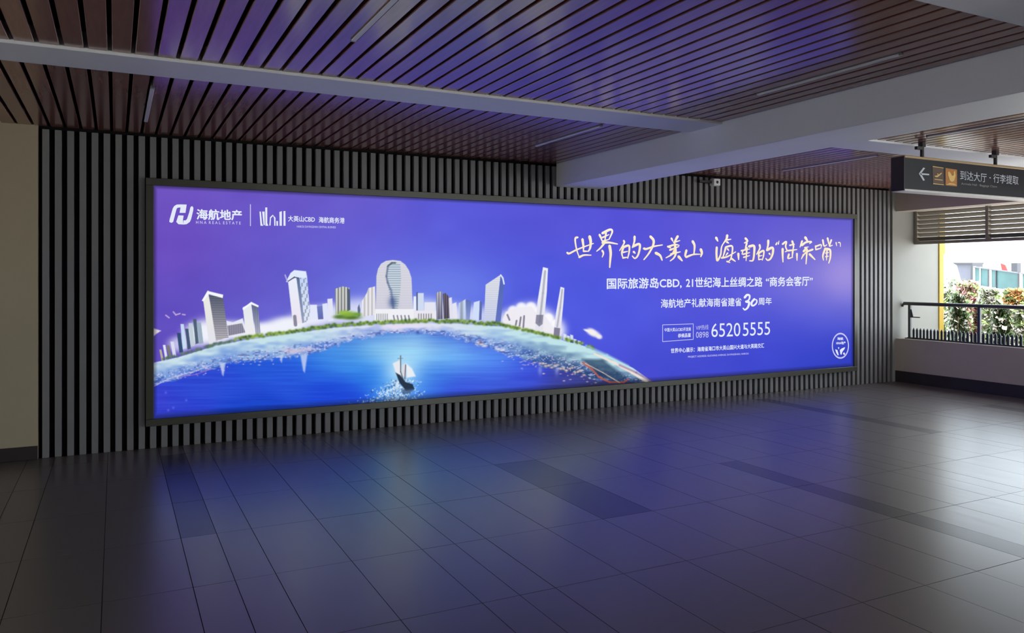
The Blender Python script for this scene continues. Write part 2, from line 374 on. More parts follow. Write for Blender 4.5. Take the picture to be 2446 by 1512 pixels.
# mid blocks
poly([(740,728),(757,728),(760,762),(742,764)], (226,230,250), .8); poly([(757,732),(770,730),(773,762),(760,763)], (110,126,190), .8, 1, (96,104,170)); poly([(770,726),(782,724),(785,764),(773,765)], (222,228,250), .8); poly([(782,714),(794,713),(797,766),(784,768)], (226,228,246), .8)
poly([(800,690),(818,684),(834,687),(835,742),(802,752)], (222,226,220), .8, 1, (214,214,214), stripes(7.5,.55)); poly([(829,688),(836,692),(837,740),(830,744)], (70,84,106), .7, .9)
poly([(854,735),(858,726),(861,740),(860,755),(855,756)], (96,106,140), .8); poly([(864,720),(876,700),(880,688),(896,684),(898,752),(866,756)], (238,236,240), .8, 1, None, stripes(9,.8))
# central round-topped tower
dome = [(898,742),(899,660),(903,642),(910,630),(922,623),(938,621),(956,623),(968,632),(977,646),(983,664),(986,742)]
poly(dome, (228,228,238), .8, 1, (222,220,236), lambda px,py: 0.93+0.07*np.sin(py*1.6))
poly([(924,636),(930,628),(944,626),(956,630),(958,665),(956,700),(950,738),(936,738),(926,680)], (206,222,242), .8, 1, (214,228,236), lambda px,py: 0.86+0.14*np.sin(py*1.15))
line([(926,640),(923,660),(926,675),(932,690)], (96,106,140), 4, 1.6, .8); line([(934,692),(937,715),(940,738)], (96,110,156), 5, 2.0, .7); line([(926,636),(936,628),(944,628)], (80,96,104), 4, 1, .9); blob(938,722,10,14,(70,90,140),.8)
poly([(896,738),(990,738),(992,766),(894,770)], (238,238,244), .8)
for x in range(900,928,5): line([(x,750),(x,764)], (120,124,130), 2, .7, .8)
for x in range(940,985,9): line([(x,754),(x+3,768)], (90,90,110), 3, 1, .8)
# right of centre
for x0, x1, y0, y1, c in [(988,994,708,742,(230,236,250)),(995,998,698,742,(70,84,110)),(998,1012,700,742,(206,218,240)),(1014,1040,722,764,(226,228,240)),(988,1042,742,766,(232,230,238))]: poly([(x0,y0),(x1,y0),(x1,y1),(x0,y1)], c, .8)
for x in range(1000,1036,6): line([(x,750),(x,762)], (110,104,110), 2.4, .8, .8)
poly([(1042,702),(1046,697),(1056,696),(1058,762),(1043,763)], (206,206,220), .7, 1, (130,130,160), stripes(6,.6)); poly([(1058,702),(1064,700),(1072,708),(1074,760),(1060,762)], (120,108,126), .7, 1, (96,90,112), stripes(5,.55)); poly([(1072,712),(1079,710),(1082,760),(1074,761)], (226,224,238), .7)
poly([(1080,726),(1090,722),(1093,762),(1082,762)], (228,228,240), .8); poly([(1096,724),(1113,714),(1116,764),(1098,766)], (206,220,246), .8, 1, (190,206,240), stripes(14,.75)); poly([(1112,715),(1126,719),(1122,764),(1114,766)], (92,110,180), .8, 1, (140,156,210))
poly([(1132,722),(1146,718),(1146,764),(1128,766)], (206,220,248), .8); poly([(1146,719),(1152,722),(1150,764),(1144,765)], (90,104,170), .8)
# angled slab tower
poly([(1160,680),(1196,656),(1184,770),(1156,768)], (228,230,238), .7, 1, (206,214,244), lambda px,py: 0.95+0.05*np.sin(py*1.4)); poly([(1196,656),(1205,676),(1196,768),(1183,770)], (78,100,180), .7, 1, (96,112,190)); line([(1196,657),(1201,664),(1204,678)], (226,234,250), 3.4)
# white halls and twin towers
poly([(1200,764),(1208,745),(1232,735),(1270,732),(1284,752),(1304,756),(1326,790),(1322,806),(1290,796),(1250,786),(1206,776)], (238,234,242), 1.5)
for x0, y0, x1, y1 in [(1212,752,1217,764),(1244,758,1241,778),(1252,755,1250,782),(1234,766,1232,776)]: line([(x0,y0),(x1,y1)], (108,104,124), 4, 1, .85)
poly([(1297,638),(1309,641),(1306,700),(1297,790),(1278,788),(1284,720)], (236,236,246), .7, 1, (226,226,236)); line([(1302,648),(1297,700),(1289,770)], (168,172,186), 5, 1, .9); poly([(1281,752),(1298,752),(1296,774),(1288,780),(1279,772)], (106,104,130), 1, .75)
poly([(1339,685),(1348,688),(1346,720),(1338,806),(1322,802),(1328,748)], (236,236,244), .7, 1, (226,222,236)); line([(1343,692),(1338,735),(1331,780)], (170,174,188), 4.2, 1, .9); poly([(1324,782),(1338,784),(1336,808),(1322,804)], (104,98,128), 1, .8)
for x, y in [(1350,806),(1358,810),(1366,808),(1374,818),(1384,822)]: poly([(x-4,y-9),(x+3,y-7),(x+4,y+8),(x-4,y+6)], (226,236,240), 1, .9)
# ---- beach band and water
below = PY > ay_(PX)
inx = [355,369,430,500,560,640,700,740,800,880,960,1030,1100,1160,1230,1330,1420,1480,1562]; iny = [930,922,902,882,864,858,852,846,826,806,797,799,808,830,854,882,905,914,915]
iy = np.interp(PX, inx, iny)+(vnoise(9,6,3)-0.5)*10+(vnoise(30,20,4)-0.5)*8
sea = [(380,960,(58,62,205)),(450,940,(40,70,210)),(550,920,(35,75,212)),(700,905,(32,80,215)),(800,930,(20,68,214)),(600,985,(14,62,198)),(430,990,(40,60,200)),(850,872,(50,135,230)),(900,840,(150,215,240)),(950,825,(168,224,246)),
 (1000,838,(165,222,248)),(1080,848,(130,200,250)),(1140,858,(96,165,248)),(800,850,(80,160,235)),(760,876,(32,100,220)),(1180,885,(68,115,232)),(900,892,(24,105,225)),(1050,886,(50,115,225)),(1150,905,(54,88,220)),
 (1000,940,(45,108,225)),(1100,935,(50,75,214)),(1250,905,(54,74,214)),(1350,925,(56,62,150)),(1450,922,(46,50,112)),(1200,945,(48,68,196)),(930,800,(45,95,205)),(1050,802,(60,105,210)),(1150,812,(56,76,208)),(840,812,(60,120,215)),(640,870,(34,90,215)),(480,905,(44,70,205))]
SEA = cfield(sea, 40)+((vnoise(70,3,5)-0.5)*16)[...,None]*np.array([.6,1,.7])
t = np.clip((PY-ay_(PX))/np.maximum(iy-ay_(PX), 6), 0, 1)
n1 = vnoise(7,3.2,6); n2 = vnoise(3.6,2.4,8); n3 = vnoise(40,8,9)
lw = np.clip((PX-369)/160, 0, 1); rw = np.clip((PX-1200)/150, 0, 1)
topc = np.stack([190+0*PX, 226+0*PX, 232+0*PX], -1); topc = topc*(1-.35*np.clip((900-PX)/540,0,1)[...,None])+np.array([225,220,238])*(.35*np.clip((900-PX)/540,0,1))[...,None]
ctr = np.exp(-((PX-960)/170)**2)[...,None]; topc = topc*(1-ctr)+np.array([226,220,242])*ctr
deep = np.array([92,132,214])*(1-rw[...,None])+np.array([34,66,120])*rw[...,None]
bt = np.clip((t-.15)*1.15+(n3-.5)*.6+(vnoise(16,7,31)-.5)*.35, 0, 1)[...,None]
BAND = topc*(1-bt)+deep*bt
sp_ = (np.clip((n2-.62)/.16,0,1)*np.clip((t-.42)/.2,0,1)*.6)[...,None]; BAND = BAND*(1-sp_)+np.array([220,212,240])*sp_
sp_ = (np.clip((n1-.6)/.2,0,1)*np.clip((t-.45)/.25,0,1)*.5)[...,None]; BAND = BAND*(1-sp_)+np.array([44,62,140])*sp_
wt = np.clip((PY-iy)/5+.5, 0, 1)[...,None]
GROUND = BAND*(1-wt)+SEA*wt
al = np.clip((PY-ay_(PX))/2.0+.5, 0, 1)[...,None]*((PX < 1562) & (PX > 340))[...,None]
# right rim of the globe falls back to the sky colour below the arc's end
IMG = IMG*(1-al)+GROUND*al
# ---- green belt of trees along the shore
r = np.random.default_rng(12)
for x in np.arange(388,1420,2.2):
    y = float(ay_(x)); hgt = 6 if x < 560 else (11 if x < 1200 else 7)
    g = r.random(); c = (50+95*g, 86+92*g, 30+38*g) if x > 560 else (70+30*g, 100+30*g, 96)
    if r.random() < (.9 if 560 < x < 1330 else .5): blob(x, y-2-r.random()*hgt*.6, 3.4, 3.0, c, .95)
for x, y, rx, ry, c in [(838,758,24,6,(66,100,24)),(828,750,22,8,(128,172,44)),(810,757,14,5,(80,120,40)),(852,751,12,5,(110,156,50)),(822,746,12,4,(150,190,70))]: blob(x, y, rx, ry, c, .95, p=1.5)
# ---- details on the water
for x, y, w_, h in [(532,868,14,30),(726,848,17,42),(672,850,8,16)]: poly([(x-w_/2,y),(x+w_/2,y-2),(x+w_*.12,y+h),(x-w_*.1,y+h*.9)], (196,206,240), 2.2, .85)
for i in range(150):
    x = r.uniform(375,700) if r.random() < .5 else r.uniform(1130,1440)
    y = float(np.interp(x, inx, iny))+r.normal(0,9)+(4 if x > 1200 else -6)
    blob(x, y, r.uniform(1,3.4), r.uniform(.8,1.6), (224,206,232) if x < 1250 else (236,206,196), r.uniform(.35,.9))
line([(369,922),(400,906),(430,896),(470,885),(505,872)], (206,196,230), 2, 1, .8); line([(430,900),(470,894),(505,880)], (150,110,200), 3, 1.4, .7)
for x, y in [(700,842),(715,838),(735,834),(690,836)]: blob(x, y, 16, 4, (222,200,220), .7)
for x, y in [(1143,818),(1150,822),(1158,826),(1190,834),(1200,836)]: blob(x, y, 6, 3, (230,222,226), .9)
blob(1148,818,4,3,(110,60,80),.8)
for x in np.arange(1290,1398,7): blob(x, 868+(x-1290)*.2+r.normal(0,3), 4, 2.4, (236,200,176), .85)
for x in (1290,1330): blob(x, 884, 5, 12, (150,160,225), .6)
poly([(1390,858),(1440,858),(1500,905),(1470,912),(1430,900)], (24,52,84), 4, .7)
line([(1392,866),(1414,882),(1430,900),(1456,913),(1490,913),(1500,906)], (190,90,70), 4, 1.4, .9); line([(1398,868),(1440,890),(1480,914)], (226,196,170), 2, 1, .9)
line([(1420,845),(1470,868),(1510,890),(1546,912)], (240,226,214), 4.5, 1.4, .95, 7); line([(1480,872),(1520,890),(1556,910)], (150,80,130), 4, 1.8, .6)
line([(1400,826),(1450,848),(1500,874)], (170,214,226), 5, 2.5, .7)
# glow, ship and spray
blob(960,905,60,44,(120,200,246),.6); blob(958,886,38,34,(196,232,248),.8); blob(940,940,44,26,(110,180,240),.6)
for i in range(900):
    y = r.uniform(908,970); x = 962+(y-908)*(-.55)+r.normal(0,13+(y-908)*.42); q = r.random()
    blob(x, y, r.uniform(.8,2.0), r.uniform(.8,2.2), (232,242,248) if q < .75 else (40,80,140), r.uniform(.35,.9), -.5)
poly([(938,868),(955,860),(960,898),(948,898)], (232,232,238), 1.6, .95); poly([(970,868),(984,880),(993,899),(972,902)], (234,238,242), 1.6, .95); poly([(960,872),(968,868),(970,900),(961,900)], (222,216,226), 1.4, .9)
line([(957,850),(957,888),(966,915)], (96,104,104), 2.6, .9, .95); line([(969,872),(967,905)], (110,100,110), 2.6, .9, .95); line([(950,856),(962,856)], (110,130,140), 1.6, .8, .8)
poly([(945,890),(956,896),(968,912),(986,918),(990,930),(970,934),(954,914)], (24,40,60), 1.4, .96); poly([(958,930),(990,928),(980,940),(962,942)], (60,80,110), 2, .7)
# clouds and birds
for x, y, rx, ry in [(1412,792,12,8),(1420,797,14,8),(1431,804,8,6),(1403,790,10,3)]: blob(x, y, rx, ry, (246,240,236), .95, .35, 2)
poly([(360,782),(372,786),(385,790),(374,797),(366,804),(360,806)], (226,214,224), 1.4)
for pts in ([(396,753),(404,759)],[(414,745),(420,752),(430,749)],[(436,751),(442,752)]): line(pts, (206,180,220), 3, 1, .9)
for x, y in [(396,938),(414,974),(402,980),(445,956)]: blob(x, y, 3, 3, (120,130,240), .5)
# shade of the frame reveal, painted into the print's colour along its edges
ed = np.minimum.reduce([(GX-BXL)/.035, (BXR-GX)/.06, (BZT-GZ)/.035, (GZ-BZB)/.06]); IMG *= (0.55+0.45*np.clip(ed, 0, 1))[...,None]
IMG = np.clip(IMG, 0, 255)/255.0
LIN = np.where(IMG <= 0.04045, IMG/12.92, ((IMG+0.055)/1.055)**2.4)

def color_mesh(name, co, quads, cols_, m):
    me = bpy.data.meshes.new(name); nq = len(quads)
    me.vertices.add(len(co)); me.vertices.foreach_set('co', np.asarray(co, np.float32).ravel())
    me.loops.add(nq*4); me.loops.foreach_set('vertex_index', np.asarray(quads, np.int32).ravel())
    me.polygons.add(nq); me.polygons.foreach_set('loop_start', np.arange(0, nq*4, 4, dtype=np.int32)); me.polygons.foreach_set('loop_total', np.full(nq, 4, np.int32))
    me.update(calc_edges=True)
    ca = me.color_attributes.new('print', 'FLOAT_COLOR', 'POINT')
    ca.data.foreach_set('color', np.concatenate([cols_, np.ones((len(cols_),1))], 1).astype(np.float32).ravel())
    me.materials.append(m); return me
LB = 1.0
M['print'] = emis('print_backlit', strength=LB, attr='print')
idx = np.arange(NU*NV).reshape(NV, NU)
quads = np.stack([idx[:-1,:-1], idx[:-1,1:], idx[1:,1:], idx[1:,:-1]], -1).reshape(-1,4)
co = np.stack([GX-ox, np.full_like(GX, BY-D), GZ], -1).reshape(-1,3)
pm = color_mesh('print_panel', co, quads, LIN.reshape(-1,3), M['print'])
print_panel = link('print_panel', pm, box); print_panel['label'] = 'glowing purple and blue skyline print'
child_mesh(MB().box(BXL,BXR,BY+0.004,D-0.003,BZB,BZT), 'diffuser_tray', M['frame'], box)

# ---- lettering
M['ink_white'] = emis('ink_white', srgb(226,232,246), LB); M['ink_pale'] = emis('ink_pale', srgb(196,196,236), LB)
def embolden(me, r_):
    if r_ <= 0: return me
    bm = bmesh.new(); bm.from_mesh(me); src = list(bm.faces)
    for dx, dy in ((r_,0),(-r_,0),(0,r_),(0,-r_)):
        ret = bmesh.ops.duplicate(bm, geom=src); bmesh.ops.translate(bm, vec=(dx,dy,0), verts=[g for g in ret['geom'] if isinstance(g, bmesh.types.BMVert)])
    bm.to_mesh(me); bm.free(); return me
def text_mesh(body, name, offset=0.0):
    cu = bpy.data.curves.new('t', 'FONT'); cu.body = body; cu.size = 1.0; cu.resolution_u = 4
    o = bpy.data.objects.new('t', cu); C.objects.link(o)
    dg = bpy.context.evaluated_depsgraph_get(); me = bpy.data.meshes.new_from_object(o.evaluated_get(dg)); me.name = name
    bpy.data.objects.remove(o); bpy.data.curves.remove(cu)
    return embolden(me, offset)
def fit_text(body, name, x0, yc0, h0, x1, yc1, h1, m, parent, offset=0.012, dy=0.003, target=None):
    """fit lettering into a quad given by its left and right middles and heights in artwork coordinates"""
    me = text_mesh(body, name, offset)
    v = np.empty(len(me.vertices)*3, np.float32); me.vertices.foreach_get('co', v); v = v.reshape(-1,3)
    lo, hi = v.min(0), v.max(0); u = (v[:,0]-lo[0])/(hi[0]-lo[0]); q = (v[:,1]-lo[1])/(hi[1]-lo[1])-.5
    Xa, za = to_plane(x0, yc0); Xb, zb = to_plane(x1, yc1); ha = to_plane(x0, yc0-h0/2)[1]-to_plane(x0, yc0+h0/2)[1]; hb = to_plane(x1, yc1-h1/2)[1]-to_plane(x1, yc1+h1/2)[1]
    X = Xa+(Xb-Xa)*u; Z = za+(zb-za)*u+((ha+hb)/2)*q
    me.vertices.foreach_set('co', np.stack([X-ox, np.full_like(X, BY-D-dy), Z], -1).astype(np.float32).ravel()); me.update()
    me.materials.clear(); me.materials.append(m)
    return link(name, me, parent)
IW, IP = M['ink_white'], M['ink_pale']
fit_text('海航地产', 'company_lettering', 469, 512, 27, 578, 514, 25, IW, print_panel, .03)
fit_text('H N A  R E A L  E S T A T E', 'company_lettering', 468, 531, 7, 575, 533, 7, IP, print_panel)['kind'] = 'stuff'
fit_text('大英山CBD', 'project_lettering', 688, 522, 14, 752, 524, 14, IW, print_panel, .02)
fit_text('海航商务港', 'project_lettering', 761, 525, 14, 823, 527, 15, IW, print_panel, .02)
fit_text('HAIKOU DAYINGSHAN CENTRAL BUSINESS', 'project_lettering', 709, 541, 5, 802, 543, 5, IP, print_panel)['kind'] = 'stuff'
fit_text('国际旅游岛CBD,', 'slogan_lettering', 1449, 678, 27, 1628, 675.5, 27, IW, print_panel, .022)
fit_text('21世纪海上丝绸之路', 'slogan_lettering', 1638, 675, 25, 1821, 673, 24, IW, print_panel, .022)
fit_text('“商务会客厅”', 'slogan_lettering', 1829, 673, 24, 1941, 671, 23, IW, print_panel, .022)
fit_text('海航地产礼献海南省建省', 'anniversary_lettering', 1578, 725, 23, 1771, 721, 20, IW, print_panel, .016)
fit_text('周年', 'anniversary_lettering', 1811, 720, 18, 1843, 719, 18, IW, print_panel, .016)
fit_text('中国大英山CBD开发商', 'hotline_lettering', 1587, 788, 9, 1650, 786, 9, IW, print_panel, .012)
fit_text('恭候品鉴', 'hotline_lettering', 1619, 802, 10, 1650, 800, 10, IW, print_panel, .02)
fit_text('VIP热线', 'hotline_lettering', 1662, 783, 12, 1692, 781, 12, IP, print_panel, .0)
fit_text('0898', 'hotline_lettering', 1662, 800, 14, 1692, 799, 14, IP, print_panel, -.01)
fit_text('6520', 'telephone_lettering', 1699, 789, 33, 1768, 787, 32, IW, print_panel, .0)
fit_text('5555', 'telephone_lettering', 1774, 787, 32, 1839, 784, 31, IW, print_panel, .0)
fit_text('世界中心展示：海南省海口市大英山国兴大道与大英路交汇', 'address_lettering', 1602, 838, 12, 1825, 825, 11, IW, print_panel, .02)['kind'] = 'stuff'
fit_text('PROJECT ADDRESS: GUOXING AVENUE, DAYINGSHAN, HAIKOU', 'address_lettering', 1643, 853, 5.5, 1788, 845, 5.5, IP, print_panel)['kind'] = 'stuff'

def ribbon_mesh(name, strokes, mapper, c_top, c_bot, m, y_off=0.004):
    """brush strokes: polylines with a width, smoothed into tapering ribbons with round ends"""
    V, Q, K = [], [], []
    for pts, wd in strokes:
        wd = wd*1.12
        p = np.array(pts, float); n = len(p)
        if n > 2:
            e = np.vstack([2*p[0]-p[1], p, 2*p[-1]-p[-2]]); out = []
            for i in range(1, n):
                p0, p1, p2, p3 = e[i-1], e[i], e[i+1], e[i+2]
                for t_ in np.linspace(0, 1, 6, endpoint=False):
                    out.append(.5*((2*p1)+(-p0+p2)*t_+(2*p0-5*p1+4*p2-p3)*t_**2+(-p0+3*p1-3*p2+p3)*t_**3))
            p = np.vstack(out+[p[-1]])
        else:
            p = p[0]+(p[1]-p[0])*np.linspace(0, 1, 6)[:,None]
        L = np.linspace(0, 1, len(p)); wv = wd*(0.86+0.30*np.cos(L*math.pi*1.1)*.6-0.42*np.clip(L-.72, 0, 1)*1.6)
        d = np.gradient(p, axis=0); d /= np.linalg.norm(d, axis=1)[:,None]+1e-9; nn = np.stack([-d[:,1], d[:,0]], 1)
        d0 = d[0]; d1 = d[-1]
        p = np.vstack([p[0]-d0*wv[0]*.42, p, p[-1]+d1*wv[-1]*.42]); wv = np.concatenate([[wv[0]*.35], wv, [wv[-1]*.30]]); nn = np.vstack([nn[0], nn, nn[-1]])
        b = len(V); a_ = p+nn*wv[:,None]/2; c_ = p-nn*wv[:,None]/2
        for i in range(len(p)):
            for s_, q in ((0, a_[i]), (1, c_[i])):
                V.append(q); K.append(s_)
        for i in range(len(p)-1): Q.append((b+2*i, b+2*i+2, b+2*i+3, b+2*i+1))
    V = np.array(V); ax, ay = mapper(V[:,0], V[:,1]); X, Z = to_plane(ax, ay)
    lo, hi = ay.min(), ay.max(); t_ = np.clip((ay-lo)/(hi-lo), 0, 1)
    cc = np.array(c_top)[None]*(1-t_[:,None])+np.array(c_bot)[None]*t_[:,None]
    if c_top[2] < .9*c_top[0]+.05 and c_bot[2] < .8: cc = np.where((np.array(K) == 1)[:,None], cc, cc*np.array([.93,.80,.56]))
    co = np.stack([X-ox, np.full_like(X, BY-D-y_off), Z], -1)
    return color_mesh(name, co, np.array(Q), cc, m)
s1 = [([(100,515),(135,528),(250,470),(400,410),(540,360)],30),([(275,258),(240,268),(235,330),(260,470),(302,590)],30),([(355,290),(370,400),(372,485)],36),([(475,245),(492,330),(484,430),(455,490)],44),([(372,490),(450,492)],26),([(302,590),(380,556),(500,556)],32),
 ([(640,215),(665,270),(685,325)],32),([(690,190),(815,130),(852,165),(800,290)],38),([(690,262),(800,212)],26),([(748,180),(728,325)],28),([(690,325),(800,292)],26),([(735,335),(660,430),(592,490)],32),([(690,350),(800,345),(940,370)],36),([(685,480),(705,525),(685,588)],30),([(808,400),(826,520),(818,640),(810,760)],42),
 ([(1045,315),(1050,355),(975,480)],30),([(1035,430),(1012,520),(1030,600)],32),([(1040,422),(1130,398),(1134,500),(1110,608)],34),([(1035,510),(1110,492)],24),([(1030,602),(1110,590)],26),([(1225,245),(1220,330),(1188,430)],34),([(1200,410),(1300,370),(1312,440),(1280,560),(1230,608),(1188,570)],36),([(1210,500),(1236,525)],34),
 ([(1380,445),(1425,452),(1550,410),(1690,385)],34),([(1490,245),(1542,310),(1530,400),(1460,530),(1380,630)],38),([(1580,520),(1650,562),(1685,640)],42),
 ([(1840,275),(1866,325)],30),([(1945,240),(1905,310),(1888,350)],36),([(1880,345),(1982,312)],26),([(1780,412),(1830,436)],30),([(1790,415),(1900,380),(1970,392)],30),([(1815,470),(1965,412)],28),([(1830,540),(1990,500)],28),([(1895,470),(1850,540),(1750,600)],32),([(1896,370),(1912,520),(1880,600),(1820,652)],34),([(1960,580),(2020,650)],42),
 ([(2195,325),(2226,400),(2216,540)],38),([(2090,475),(2070,565),(2100,590)],34),([(2085,590),(2200,546),(2320,540)],30),([(2330,460),(2348,520),(2330,580)],40)]
s2 = [([(140,125),(168,182)],38),([(150,285),(146,400),(160,508),(215,410),(232,280),(280,190)],32),([(325,85),(312,145),(262,220)],36),([(300,165),(390,150)],26),([(318,195),(350,215)],30),([(302,282),(272,390),(250,458)],28),([(302,282),(400,262),(412,340),(382,480),(335,528)],28),([(232,462),(330,440),(468,360)],28),([(330,310),(352,342)],24),([(332,380),(300,424)],24),([(392,470),(462,520)],30),([(320,520),(372,540)],24),
 ([(630,135),(662,182),(612,212)],34),([(510,390),(516,490)],34),([(652,212),(622,330)],28),([(690,272),(770,262),(776,360),(756,498),(700,510)],38),([(560,342),(702,312)],24),([(590,402),(702,372)],24),([(600,452),(702,422)],24),([(652,292),(640,510)],26),([(590,332),(570,402)],22),
 ([(865,245),(870,302),(815,402)],30),([(850,392),(850,490)],28),([(852,382),(930,342),(932,420),(910,500)],30),([(860,432),(910,420)],20),([(850,490),(910,482)],22),([(1010,172),(1006,250),(982,340)],34),([(990,332),(1080,292),(1086,380),(1050,470),(1002,500),(970,470)],36),([(1028,388),(1042,410)],28),
 ([(1140,240),(1160,200)],24),([(1178,232),(1192,176)],18),
 ([(1250,232),(1310,192),(1300,272),(1322,340),(1292,360)],28),([(1250,310),(1250,420),(1256,530)],34),([(1410,182),(1432,262),(1420,330)],30),([(1370,252),(1450,232)],24),([(1340,342),(1490,322)],26),([(1420,332),(1410,450)],28),([(1355,400),(1342,470),(1420,450)],28),([(1488,390),(1490,505)],28),
 ([(1628,120),(1672,192)],38),([(1575,180),(1540,282)],28),([(1572,252),(1640,202),(1730,192),(1700,222)],32),([(1620,292),(1682,278)],24),([(1752,320),(1640,370),(1570,460)],28),([(1602,352),(1650,312),(1652,400),(1640,562)],34),([(1700,400),(1790,490)],34),([(1600,402),(1562,480)],24),
 ([(1800,262),(1802,332)],22),([(1802,272),(1890,242),(1892,290)],24),([(1812,322),(1890,300)],22),([(1920,162),(1942,262),(1990,242)],26),([(2000,132),(2022,232)],28),([(2062,162),(2032,262),(2082,250)],26),([(1962,302),(1922,420),(1932,500)],30),([(1980,312),(2042,332),(2046,450),(2020,548)],34),([(1970,382),(2020,372)],22),([(1970,442),(2020,432)],22),([(1992,302),(1982,500)],24),
 ([(2142,205),(2152,262)],18),([(2182,205),(2210,212),(2214,275)],18)]
M['gold'] = emis('ink_gold', strength=LB*1.0, attr='print')
g1, g2 = srgb(255,252,238), srgb(253,238,204)
link('headline_lettering', ribbon_mesh('headline_lettering', s1, lambda a, b: (1340+a/6.989, 530+b/6.989), g1, g2, M['gold']), print_panel)['label'] = 'gold brush lettering'
link('headline_lettering', ribbon_mesh('headline_lettering', s2, lambda a, b: (1690+a/6.989, 550+b/6.989), g1, g2, M['gold']), print_panel)['label'] = 'gold brush lettering'
def flat_polys(name, polys, m, mapper, parent, dy=0.0035):
    vs, fs = [], []
    for pl in polys:
        a = np.array(pl, float); ax, ay = mapper(a[:,0], a[:,1]); X, Z = to_plane(ax, ay); n = len(vs)
        vs += [(float(x)-ox, BY-D-dy, float(z)) for x, z in zip(X, Z)]; fs.append(tuple(range(n, n+len(pl))))
    me = bpy.data.meshes.new(name); me.from_pydata(vs, [], fs); me.update(); me.materials.append(m); return link(name, me, parent)
s3 = [([(800,640),(850,585),(905,600),(895,680),(830,728)],44),([(830,728),(895,745),(870,850),(805,905),(765,870)],46)]
s4 = [([(1010,672),(955,740),(950,800),(990,815),(1050,765),(1062,700),(1015,680)],40)]
w3 = srgb(235,238,248)
for q in (s3, s4): link('anniversary_numeral', ribbon_mesh('anniversary_numeral', q, lambda a, b: (1690+a/9.06, 640+b/9.06), w3, w3, M['gold']), print_panel)
mp5 = lambda a, b: (390+a/11.65, 475+b/11.65); mp6 = lambda a, b: (600+a/10.19, 475+b/10.19); mp8 = lambda a, b: (1960+a/15.12, 770+b/15.12)
flat_polys('company_emblem', [[(165,640),(180,560),(262,270),(300,205),(370,160),(480,155),(480,240),(405,245),(372,275),(345,370),(275,640),(225,670)],[(480,155),(650,160),(618,390),(452,390),(480,240)],
  [(770,215),(810,205),(838,250),(830,330),(775,560),(740,640),(650,705),(560,715),(560,600),(620,600),(660,560),(720,380),(750,250)],[(420,460),(565,465),(545,600),(560,715),(420,705),(360,640)]], IW, mp5, print_panel)
bars = [[(200,310),(235,310),(265,600),(290,655),(225,655)],[(265,310),(325,310),(330,640),(300,640)],[(340,210),(390,210),(390,590),(415,655),(345,655)],[(455,450),(525,385),(530,420),(480,470),(470,650),(440,650)],[(525,385),(590,460),(590,655),(560,655),(555,480)],
  [(610,540),(650,540),(650,655),(615,655)],[(685,320),(745,300),(745,655),(690,655)],[(785,300),(830,295),(835,655),(785,655)]]
flat_polys('project_emblem', bars, M['ink_white'], mp6, print_panel)
flat_polys('divider_line', [[(597,488),(599.2,488),(599.2,540),(597,540)]], IP, lambda a, b: (a, b), print_panel)
hl = lambda x0,y0,x1,y1,w: [(x0,y0-w/2),(x1,y1-w/2),(x1,y1+w/2),(x0,y0+w/2)]
flat_polys('hotline_border', [hl(1582,776,1656,773.5,1.5),hl(1582,816,1656,810.5,1.5),[(1581.6,776),(1583,776),(1583,816),(1581.6,816)],[(1654.8,773.5),(1656.2,773.5),(1656.2,810.5),(1654.8,810.5)]], IP, lambda a, b: (a, b), print_panel)
ring = []
for i in range(40):
    a, b = 2*math.pi*i/40, 2*math.pi*(i+1)/40
    ring.append([(710+R_*k*math.cos(q), 845+R2*k*math.sin(q)) for q, k in ((a,1),(b,1),(b,.88),(a,.88)) for R_, R2 in ((310,470),)])
flat_polys('round_seal', ring, IP, mp8, print_panel)
flat_polys('round_seal', [[(520,970),(600,1000),(650,1170),(620,1200),(560,1100)],[(620,900),(670,900),(650,980)],[(690,1000),(760,940),(880,890),(860,960),(780,1060),(750,1170),(710,1150)],[(800,1120),(850,1080),(885,1150),(840,1180)]], IW, mp8, print_panel)
fit_text('海航', 'round_seal', 1999.5, 809, 7, 2014, 809, 7, IW, print_panel, .03)
fit_text('HNA地产', 'round_seal', 1997, 819.5, 7.5, 2019.5, 819, 7.5, IW, print_panel, .03)

# ================================================================== HANGING SIGN
SX, SY, SZB, SZT = 6.737, 5.0, 2.425, 2.752
sign = thing('hanging_sign', 'dark hanging direction sign with white arrow, two pictograms and Chinese lettering', 'sign', (8.0, SY+0.065, 2.42))
def sg(mb, name, m, parent=None, bevel=0.0):
    mb.v = [(v[0]-8.0, v[1]-SY-0.065, v[2]-2.42) for v in mb.v]; return mb.build(name, m, parent or sign, bevel)
panel = sg(MB().box(SX+0.012,9.26,SY,SY+0.13,SZB+0.014,SZT-0.014), 'panel', M['sign'])
sg(MB().box(SX,SX+0.012,SY-0.006,SY+0.136,SZB,SZT), 'end_cap', M['sign_end'], None, 0.002)
sg(MB().box(9.26,9.272,SY-0.006,SY+0.136,SZB,SZT), 'end_cap', M['sign_end'], None, 0.002)
sg(MB().box(SX+0.012,9.26,SY-0.008,SY+0.138,SZT-0.014,SZT+0.008), 'top_rail', M['sign_rail'], None, 0.003)
sg(MB().box(SX+0.012,9.26,SY-0.008,SY+0.138,SZB-0.006,SZB+0.014), 'bottom_rail', M['sign_foot'], None, 0.003)
for xr in (7.10, 8.28):
    rod = sg(MB().tube((xr,SY+0.065,SZT),(xr,SY+0.065,ZC+0.01),0.018), 'hanger_rod', M['rod'])
    sg(MB().tube((xr,SY+0.065,ZC-0.045),(xr,SY+0.065,ZC-0.001),0.035), 'ceiling_clamp', M['rod'], rod)
    sg(MB().box(xr-0.09,xr,SY+0.05,SY+0.08,ZC-0.075,ZC-0.045), 'ceiling_clamp', M['rod'], rod)
